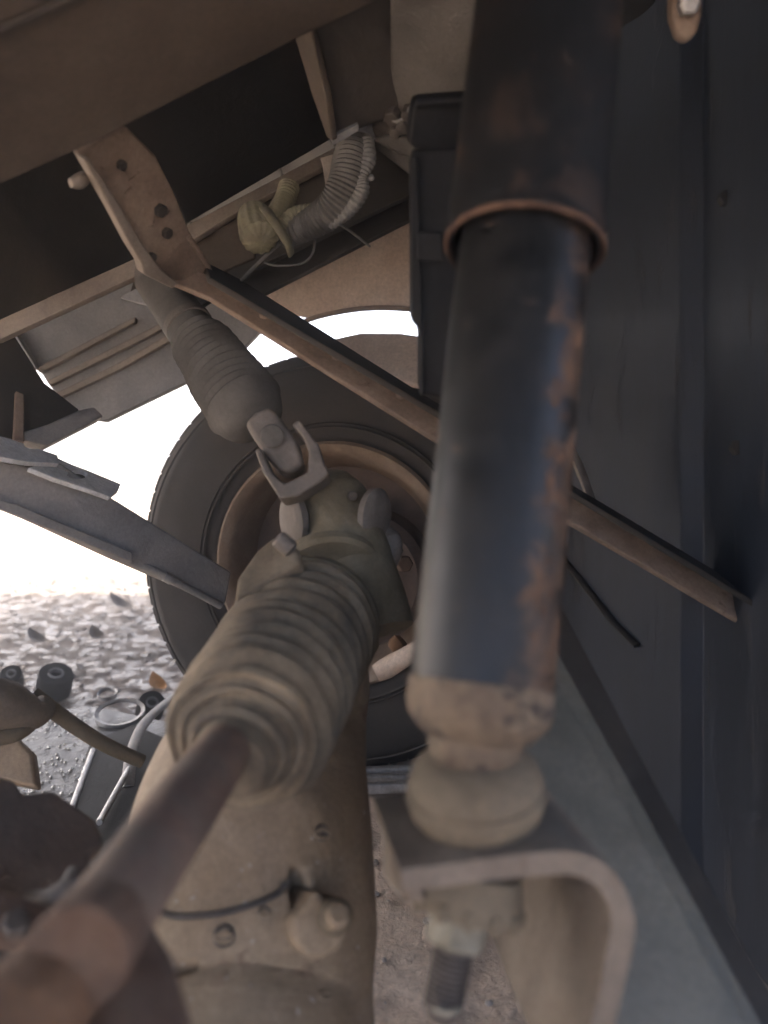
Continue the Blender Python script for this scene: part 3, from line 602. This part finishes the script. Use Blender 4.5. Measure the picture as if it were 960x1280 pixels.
prof += [(.059, .0090), (.062, .0082), (.064, .006), (.065, .003)]
link('stud', lathe(w0, w0 + wd, prof, 28), 'stud', r_)
link('split_pin', tube([w0 + wd * .052 + RT * x - FW * z - UP * y for x, z, y in ((-.006, .010, 0), (0, .0125, .001), (.006, .011, .0)) ], .0013, 8), 'zinc', r_)

# ------------------------------------------------------------------ shock bracket: bent strap
r_ = root('shock_bracket', 'thick brown bent steel bracket carrying the foot of the shock absorber', 'bracket', 620, 1090, .4)
D0 = .362
outer = catmull([(x, y) for x, y in ((500, 1088), (560, 1078), (640, 1068), (700, 1064), (742, 1072), (776, 1100), (792, 1145), (788, 1200), (774, 1260), (752, 1330), (730, 1400))], 5)
outer = [Vector((x, y)) for x, y in outer]
inner = []
for i, p in enumerate(outer):
    a = outer[max(0, i - 1)]; b = outer[min(len(outer) - 1, i + 1)]; t = (b - a).normalized(); inner.append(p + Vector((-t.y, t.x)) * 29)
bm = bmesh.new(); V3 = -RT * .014 + FW * .092; rl = []
for kk, (o_, i_) in enumerate(zip(outer, inner)):
    f_ = max(0, min(1, (kk - 15) / 7)); V3 = -RT * (.014 + .008 * f_) + FW * (.092 + .17 * f_)
    a = P(o_.x, o_.y, D0); b = P(i_.x, i_.y, D0); rl.append([a, b, b + V3, a + V3])
rings(bm, rl)
bmesh.ops.subdivide_edges(bm, edges=[e for e in bm.edges if abs((e.verts[0].co - e.verts[1].co).normalized().dot(V3.normalized())) > .95], cuts=4)
br = link('strap', rough(bm, .0011, 45), 'bracket', r_, bevel=.003, seg=3)
link('left_flange', rough(prism([P(478, 1000, .452), P(500, 1088, .366), P(512, 1128, .372), P(494, 1118, .40), P(478, 1095, .43)], RT * .008, ), .001, 40), 'bracket', r_, bevel=.002)

# ------------------------------------------------------------------ right side: spring pack and tank
pl_ = Plane((690, 840, .56), (890, 1200, .44), (620, 840, .54))
r_ = root('leaf_spring', 'grey green leaf spring strip sloping down to the bottom right', 'leaf spring', 760, 1050, .5)
link('top_leaf', slab(pl_, [(600, 700), (648, 764), (690, 838), (790, 1020), (880, 1185), (960, 1330), (1000, 1420), (740, 1420), (745, 1180), (700, 1060), (640, 960), (600, 900)], .012), 'leaf_spring', r_, bevel=.002)
link('second_leaf', slab(pl_, [(610, 660), (658, 740), (706, 830), (806, 1010), (898, 1180), (1030, 1420), (960, 1400), (690, 850), (600, 700)], .012, .014), 'leaf_spring', r_, bevel=.002)
link('third_leaf', slab(pl_, [(640, 660), (690, 735), (730, 810), (830, 1000), (930, 1180), (1070, 1420), (960, 1400), (690, 850), (600, 700)], .012, .030), 'frame_dark', r_, bevel=.002)
# big dark panel
r_ = root('fuel_tank', 'big dark blue grey tank wall filling the right side of the view', 'fuel tank', 850, 600, .75)
A = [(560, 1.30), (700, 1.12), (800, 1.00), (850, .93), (880, .92), (930, .80), (1100, .56), (1300, .42)]
bm = bmesh.new(); rl = []
for (x, dd_) in A:
    rl.append([P(x, y, dd_ * (1 + .00004 * (y - 700))) for y in (-500, -200, 100, 400, 640, 760, 830, 1000, 1200, 1500)])
gv = [[bm.verts.new(p) for p in c] for c in rl]
for a, b in zip(gv, gv[1:]):
    for i in range(len(a) - 1): bm.faces.new((a[i], b[i], b[i + 1], a[i + 1]))
ex = bmesh.ops.extrude_face_region(bm, geom=bm.faces[:]); vs = [e for e in ex['geom'] if isinstance(e, bmesh.types.BMVert)]
bmesh.ops.translate(bm, verts=vs, vec=FW * .12 + RT * .1)
tank = link('tank_wall', bm, 'navy', r_, bevel=.003, seg=2)
link('strap_band', tube([P(690, 520, .96), P(722, 580, .95), P(748, 650, .93)], [.012, .017, .012], 12, flat=.3), 'lip', r_)
tb = bvh_of(tank)
def on_tank(pts, off): return [q - FW * off for q, n in (hit(tb, x, y) for x, y in pts)]
link('crease_bar', tube(on_tank([(690, 684), (730, 732), (765, 776), (795, 806)], .006), .007, 12, flat=.5), 'frame_dark', r_)
for (x, y) in ((920, 560), (905, 250)):
    link('bolt', hexbolt(on_tank([(x, y)], .0)[0], -FW, .009, .009), 'frame_dark', r_, bevel=.001)
r_ = root('tank_shackle', 'oval dusty shackle with a bright bolt head at the top right edge', 'shackle', 860, 15, .6)
psx = Plane((850, 0, .60), (880, 0, .60), (860, 60, .61))
link('shackle', slab(psx, [(842, -60), (884, -60), (878, 20), (872, 42), (860, 52), (848, 44), (840, 20)], .014), 'brace', r_, bevel=.004, seg=3)
link('shackle_bolt', hexbolt(psx.at(858, 8, 0), -psx.n, .009, .010), 'steel', r_, bevel=.0015)

# ------------------------------------------------------------------ hoses and cables
r_ = root('ribbed_hose', 'fat grey ribbed hose curving down from the box panel', 'hose', 430, 240, .86)
link('hose', tube([P(448, 172, .84), P(440, 200, .83), P(432, 232, .83), P(414, 262, .84), P(384, 282, .86), P(352, 296, .88)], [.019, .020, .0195, .018, .0155, .012], 24, 14, rib=.0022), 'hose', r_)
link('hose_seam', tube([P(458, 176, .825), P(460, 200, .82), P(452, 222, .82), P(452, 240, .82), P(434, 266, .83), P(412, 284, .84)], [.008, .0085, .006, .008, .007, .004], 14, 10, rib=.0012), 'cable', r_)
link('hose_collar', lathe(P(448, 160, .84), P(446, 180, .84), [(0, .018), (.003, .023), (.014, .023), (.016, .019)], 24), 'sill', r_)
r_ = root('yellow_hose', 'yellowish dusty hose pair joined at the fan shaped cap', 'hose', 355, 270, .88)
link('hose', tube([P(420, 262, .875), P(396, 270, .87), P(370, 274, .87), P(350, 290, .87)], [.012, .014, .0135, .012], 18, 10, rib=.001), 'hose_y', r_)
link('hose', tube([P(362, 232, .91), P(356, 250, .90), P(346, 272, .88), P(334, 290, .87)], [.012, .0125, .0135, .012], 18, 10, rib=.001), 'hose_y', r_)
cap_c = P(322, 300, .86)
bm = bmesh.new(); d_, u_, v_ = frame_of(P(332, 322, .84) - P(318, 268, .89)); out = []
for t, rr in ((-.002, .012), (.0, .019), (.02, .021), (.034, .0215), (.044, .020), (.050, .013), (.051, .004)):
    out.append([P(318, 270, .87) + d_ * t + (u_ * math.cos(a) + v_ * math.sin(a)) * rr * (1 + (.035 if t > .01 else .0) * math.cos(14 * a)) for a in [2 * math.pi * k / 84 for k in range(84)]])
rings(bm, out)
link('fan_cap', bm, 'hose_y', r_)
link('strap', tube([P(332, 262, .845), P(346, 282, .835), P(360, 304, .84), P(364, 318, .85)], [.009, .0085, .008, .007], 12, flat=.35), 'hose_y', r_)
r_ = root('metal_stay', 'short pale metal stay hanging left of the fat ribbed hose', 'stay', 410, 222, .88)
link('stay', slab(Plane((404, 200, .88), (418, 200, .88), (410, 245, .89)), [(400, 196), (420, 190), (418, 215), (414, 244), (408, 240), (404, 214)], .01), 'lip', r_, bevel=.002)
for i, (pts, rr, lab) in enumerate((
        ([(350, 304, .86), (330, 322, .88), (302, 350, .92)], .0022, 'thin cable slanting down left from the fan shaped cap'),
        ([(394, 300, .88), (390, 318, .90), (376, 330, .92), (345, 332, .93), (330, 328, .93)], .0015, 'thin looping wire under the yellow hoses'),
        ([(424, 280, .87), (442, 292, .92), (462, 308, 1.0)], .0016, 'straight thin wire running right under the fat ribbed hose'))):
    o = link('cable', tube([P(*p) for p in pts], rr, 8), 'cable'); tag(o, lab, 'cable', 'thin cables below the hoses')
o = link('cable_clip', tube([P(456, 216, .84), P(462, 222, .83), P(466, 221, .83)], [.003, .0035, .003], 8), 'steel'); tag(o, 'tiny bright metal clip at the right side of the fat hose', 'clip')

# ------------------------------------------------------------------ things lying on the ground
def flatpoly(poly, z0, z1):
    return prism([ground(x, y, z1) for x, y in poly], Vector((0, 0, z0 - z1)))
r_ = thing('wet_tray', 'wet black tray with bright steel edges lying on the ground at lower left', 'tray', ground(100, 960, 0))
link('tray_base', flatpoly([(20, 900), (110, 880), (230, 905), (200, 1010), (150, 1100), (20, 1100), (-40, 1010)], 0.0, .045), 'wet', r_, bevel=.006)
link('steel_edge', tube([ground(116, 938, .052), ground(90, 1010, .052)], .0042, 10), 'steel', r_)
link('steel_edge', tube([ground(166, 952, .060), ground(124, 1028, .060)], .0042, 10), 'steel', r_)
link('raised_box', flatpoly([(112, 925), (168, 905), (215, 925), (196, 1030), (100, 1100), (80, 1060)], .044, .052), 'black', r_, bevel=.004)
# water drops and glittering scraps on the tray
bm = bmesh.new()
for _ in range(200):
    x = random.uniform(30, 120); y = random.uniform(885, 1010); p = ground(x, y, .046); s = random.uniform(.0012, .0034)
    q = [p + Vector((math.cos(a) * s * random.uniform(.6, 1.5), math.sin(a) * s * random.uniform(.6, 1.5), 0)) for a in [2 * math.pi * k / 7 for k in range(7)]]
    c = sum(q, Vector()) / 7 + Vector((0, 0, s * .8)); vs = [bm.verts.new(t) for t in q]; t = bm.verts.new(c)
    for k in range(7): bm.faces.new((vs[k], vs[(k + 1) % 7], t))
kind(link('drops', bm, 'steel', r_), 'stuff')
def bushing(x, y, z, dirx, rr, ln, lab, hole=.45):
    c = ground(x, y, z); dv = dirx.normalized()
    o = thing('rubber_bushing', lab, 'bushing', c, 'loose rubber bushings on the ground')
    link('rubber_ring', lathe(c, c + dv, [(0, rr * hole), (-.001, rr * .93), (.003, rr), (ln - .003, rr), (ln, rr * .93), (ln - .001, rr * hole), (.01, rr * hole * .95)], 36, close0=False, close1=False), 'black', o)
    link('inner_sleeve', lathe(c, c + dv, [(-.003, rr * hole * .7), (-.003, rr * hole), (ln + .003, rr * hole), (ln + .003, rr * hole * .7)], 24, close0=False, close1=False), 'arm', o)
    return o
bushing(70, 842, .045, Vector((-.25, .3, -.75)), .036, .05, 'fattest black rubber bushing lying on the wet ground below the channel arm')
bushing(190, 878, .04, Vector((-.3, .5, -.6)), .026, .04, 'black rubber bushing beside the orange leaf')
bushing(14, 842, .05, Vector((-.2, .5, -.6)), .022, .04, 'small brown dusted bushing at the left edge of the photo')
for (x, y, rr, z, lab) in ((134, 868, .018, .05, 'small wet steel ring between the two black bushings'), (150, 892, .042, .056, 'wide wet steel ring on the black tray')):
    c = ground(x, y, z); o = link('steel_ring', lathe(c, c + Vector((.05, -.25, 1)), [(0, rr * .86), (.003, rr * .84), (.005, rr), (.0, rr * 1.02), (-.004, rr)], 40, close0=False, close1=False), 'steel'); tag(o, lab, 'ring', 'steel rings on the wet tray')
o = link('curved_hose', tube([ground(160, 985, .05), ground(164, 945, .065), ground(178, 908, .07), ground(206, 880, .07), ground(235, 862, .06)], .009, 14, flat=.5), 'arm'); tag(o, 'curved grey hose end next to the ribbed boot at lower left', 'hose')
o = thing('link_rod', 'muddy olive link rod lying across the wet tray', 'rod', P(120, 920, .95))
link('rod', tube([P(40, 868, .93), P(90, 905, .94), P(130, 930, .95), P(178, 952, .97)], [.010, .0095, .009, .0085], 16), 'bush', o)
link('rod_eye', rough(tube([P(-30, 880, .86), P(6, 882, .88), P(40, 892, .90), P(58, 880, .92)], [.032, .028, .020, .013], 20), .002, 40), 'bracket', o)
link('rod_arm', tube([P(-20, 925, .86), P(25, 915, .88), P(55, 888, .92)], [.009, .009, .007], 14), 'bush', o)
link('rod_web', slab(Plane((0, 900, .9), (50, 900, .9), (10, 980, .86)), [(-60, 900), (20, 920), (40, 940), (46, 985), (0, 975), (-60, 970)], .02), 'cast', o, bevel=.005)
# small rail piece on the ground between housing and bush
o = thing('metal_rail', 'short shiny metal channel on the ground between the housing and the bush', 'channel', ground(490, 970, 0))
for k, (y0, z) in enumerate(((962, .03), (972, .026), (982, .03))):
    link('channel_fold', beam(ground(440, y0 + 4, z), ground(560, y0, z), .012, .016, Vector((0, 0, 1))), 'steel', o, bevel=.003)
link('channel_base', beam(ground(440, 974, .010), ground(560, 970, .010), .07, .012, Vector((0, 0, 1))), 'arm', o, bevel=.002)
o = thing('ground_clutter_pipe', 'x', 'pipe', ground(500, 905, 0)); bpy.data.objects.remove(o)

# leaves
def leaf(bm, p, L0, W0, ang, tilt, curl):
    n = 6; rot = Matrix.Rotation(ang, 3, 'Z') @ Matrix.Rotation(tilt, 3, 'X'); rows = []
    for i in range(n + 1):
        t = i / n; ww = W0 * math.sin(math.pi * min(1, t * .92 + .06)) ** .8; y = L0 * (t - .5); z = curl * (t - .5) ** 2 * L0
        rows.append([bm.verts.new(p + rot @ Vector((s * ww, y, z + abs(s) * ww * .35))) for s in (-1, -.5, 0, .5, 1)])
    for a, b in zip(rows, rows[1:]):
        for i in range(4): bm.faces.new((a[i], a[i + 1], b[i + 1], b[i]))
for (x, y, L0, m_, lab) in ((196, 856, .055, 'leaf_orange', 'orange autumn leaf lying beside the tyre and the boot'), (150, 758, .10, 'leaf_brown', 'brown dry leaf in the glare just left of the tyre'),
                            (262, 955 - 200, .0, None, None), (45, 800, .07, 'leaf_brown', 'curled dry leaf on the dirt above the fattest bushing'), (120, 795, .06, 'leaf_brown', 'pale dry leaf in the middle of the leaf litter')):
    if not m_: continue
    bm = bmesh.new(); p = ground(x, y, .02); leaf(bm, p, L0, L0 * .32, random.uniform(.6, 1.4), .5, .9)
    bmesh.ops.solidify(bm, geom=bm.faces[:], thickness=.0006)
    o = link('dry_leaf', bm, m_); tag(o, lab, 'leaf', 'larger fallen leaves')
bm = bmesh.new()
for _ in range(1500):
    x = random.uniform(-1.9, -.45); y = random.uniform(1.2, 3.4); L0 = random.uniform(.008, .03)
    leaf(bm, Vector((x, y, gh(x, y) + .006)), L0, L0 * random.uniform(.15, .4), random.uniform(0, 6.28), random.uniform(-.35, .35), random.uniform(-.8, .8))
kind(link('leaf_litter', bm, 'leaf_brown'), 'stuff')
bm = bmesh.new()
for _ in range(2600):
    x = random.uniform(-1.9, .6); y = random.uniform(.6, 3.2); s = random.uniform(.0015, .006) * (2 if random.random() < .05 else 1)
    c = Vector((x, y, gh(x, y) + s * .3)); rr = bmesh.ops.create_icosphere(bm, subdivisions=1, radius=s)
    k = (random.uniform(.7, 1.4), random.uniform(.7, 1.4), random.uniform(.4, .8))
    for vv in rr['verts']: vv.co = c + Vector((vv.co.x * k[0], vv.co.y * k[1], vv.co.z * k[2])) * random.uniform(.85, 1.15)
kind(link('pebbles', bm, 'stone', smooth=False), 'stuff')
bm = bmesh.new()
for _ in range(240):
    x = random.uniform(-1.7, .5); y = random.uniform(.8, 3.0); a = random.uniform(0, 6.28); L0 = random.uniform(.02, .1); dv = Vector((math.cos(a), math.sin(a), .1)) * L0
    c = Vector((x, y, gh(x, y) + .004)); tube([c, c + dv * .5 + Vector((0, 0, .003)), c + dv], random.uniform(.0006, .0018), 5, 3, bm=bm)
kind(link('twigs', bm, 'twig'), 'stuff')

# ------------------------------------------------------------------ haze volume added to stand in for lens glare
bm = bmesh.new(); bmesh.ops.create_cube(bm, size=1); bmesh.ops.scale(bm, verts=bm.verts, vec=(92, 106, 2.6)); bmesh.ops.translate(bm, verts=bm.verts, vec=(0, 14, .27))
me = bpy.data.meshes.new('haze'); bm.to_mesh(me); bm.free(); hz = bpy.data.objects.new('haze', me); C.objects.link(hz); hz['kind'] = 'stuff'
hm = bpy.data.materials.new('glare_haze'); hm.use_nodes = True; t = hm.node_tree; t.nodes.remove(t.nodes['Principled BSDF'])
pv = t.nodes.new('ShaderNodeVolumePrincipled'); pv.inputs['Color'].default_value = (.97, .94, .90, 1); pv.inputs['Density'].default_value = HAZE; pv.inputs['Anisotropy'].default_value = .8
t.links.new(pv.outputs[0], t.nodes['Material Output'].inputs['Volume']); me.materials.append(hm)
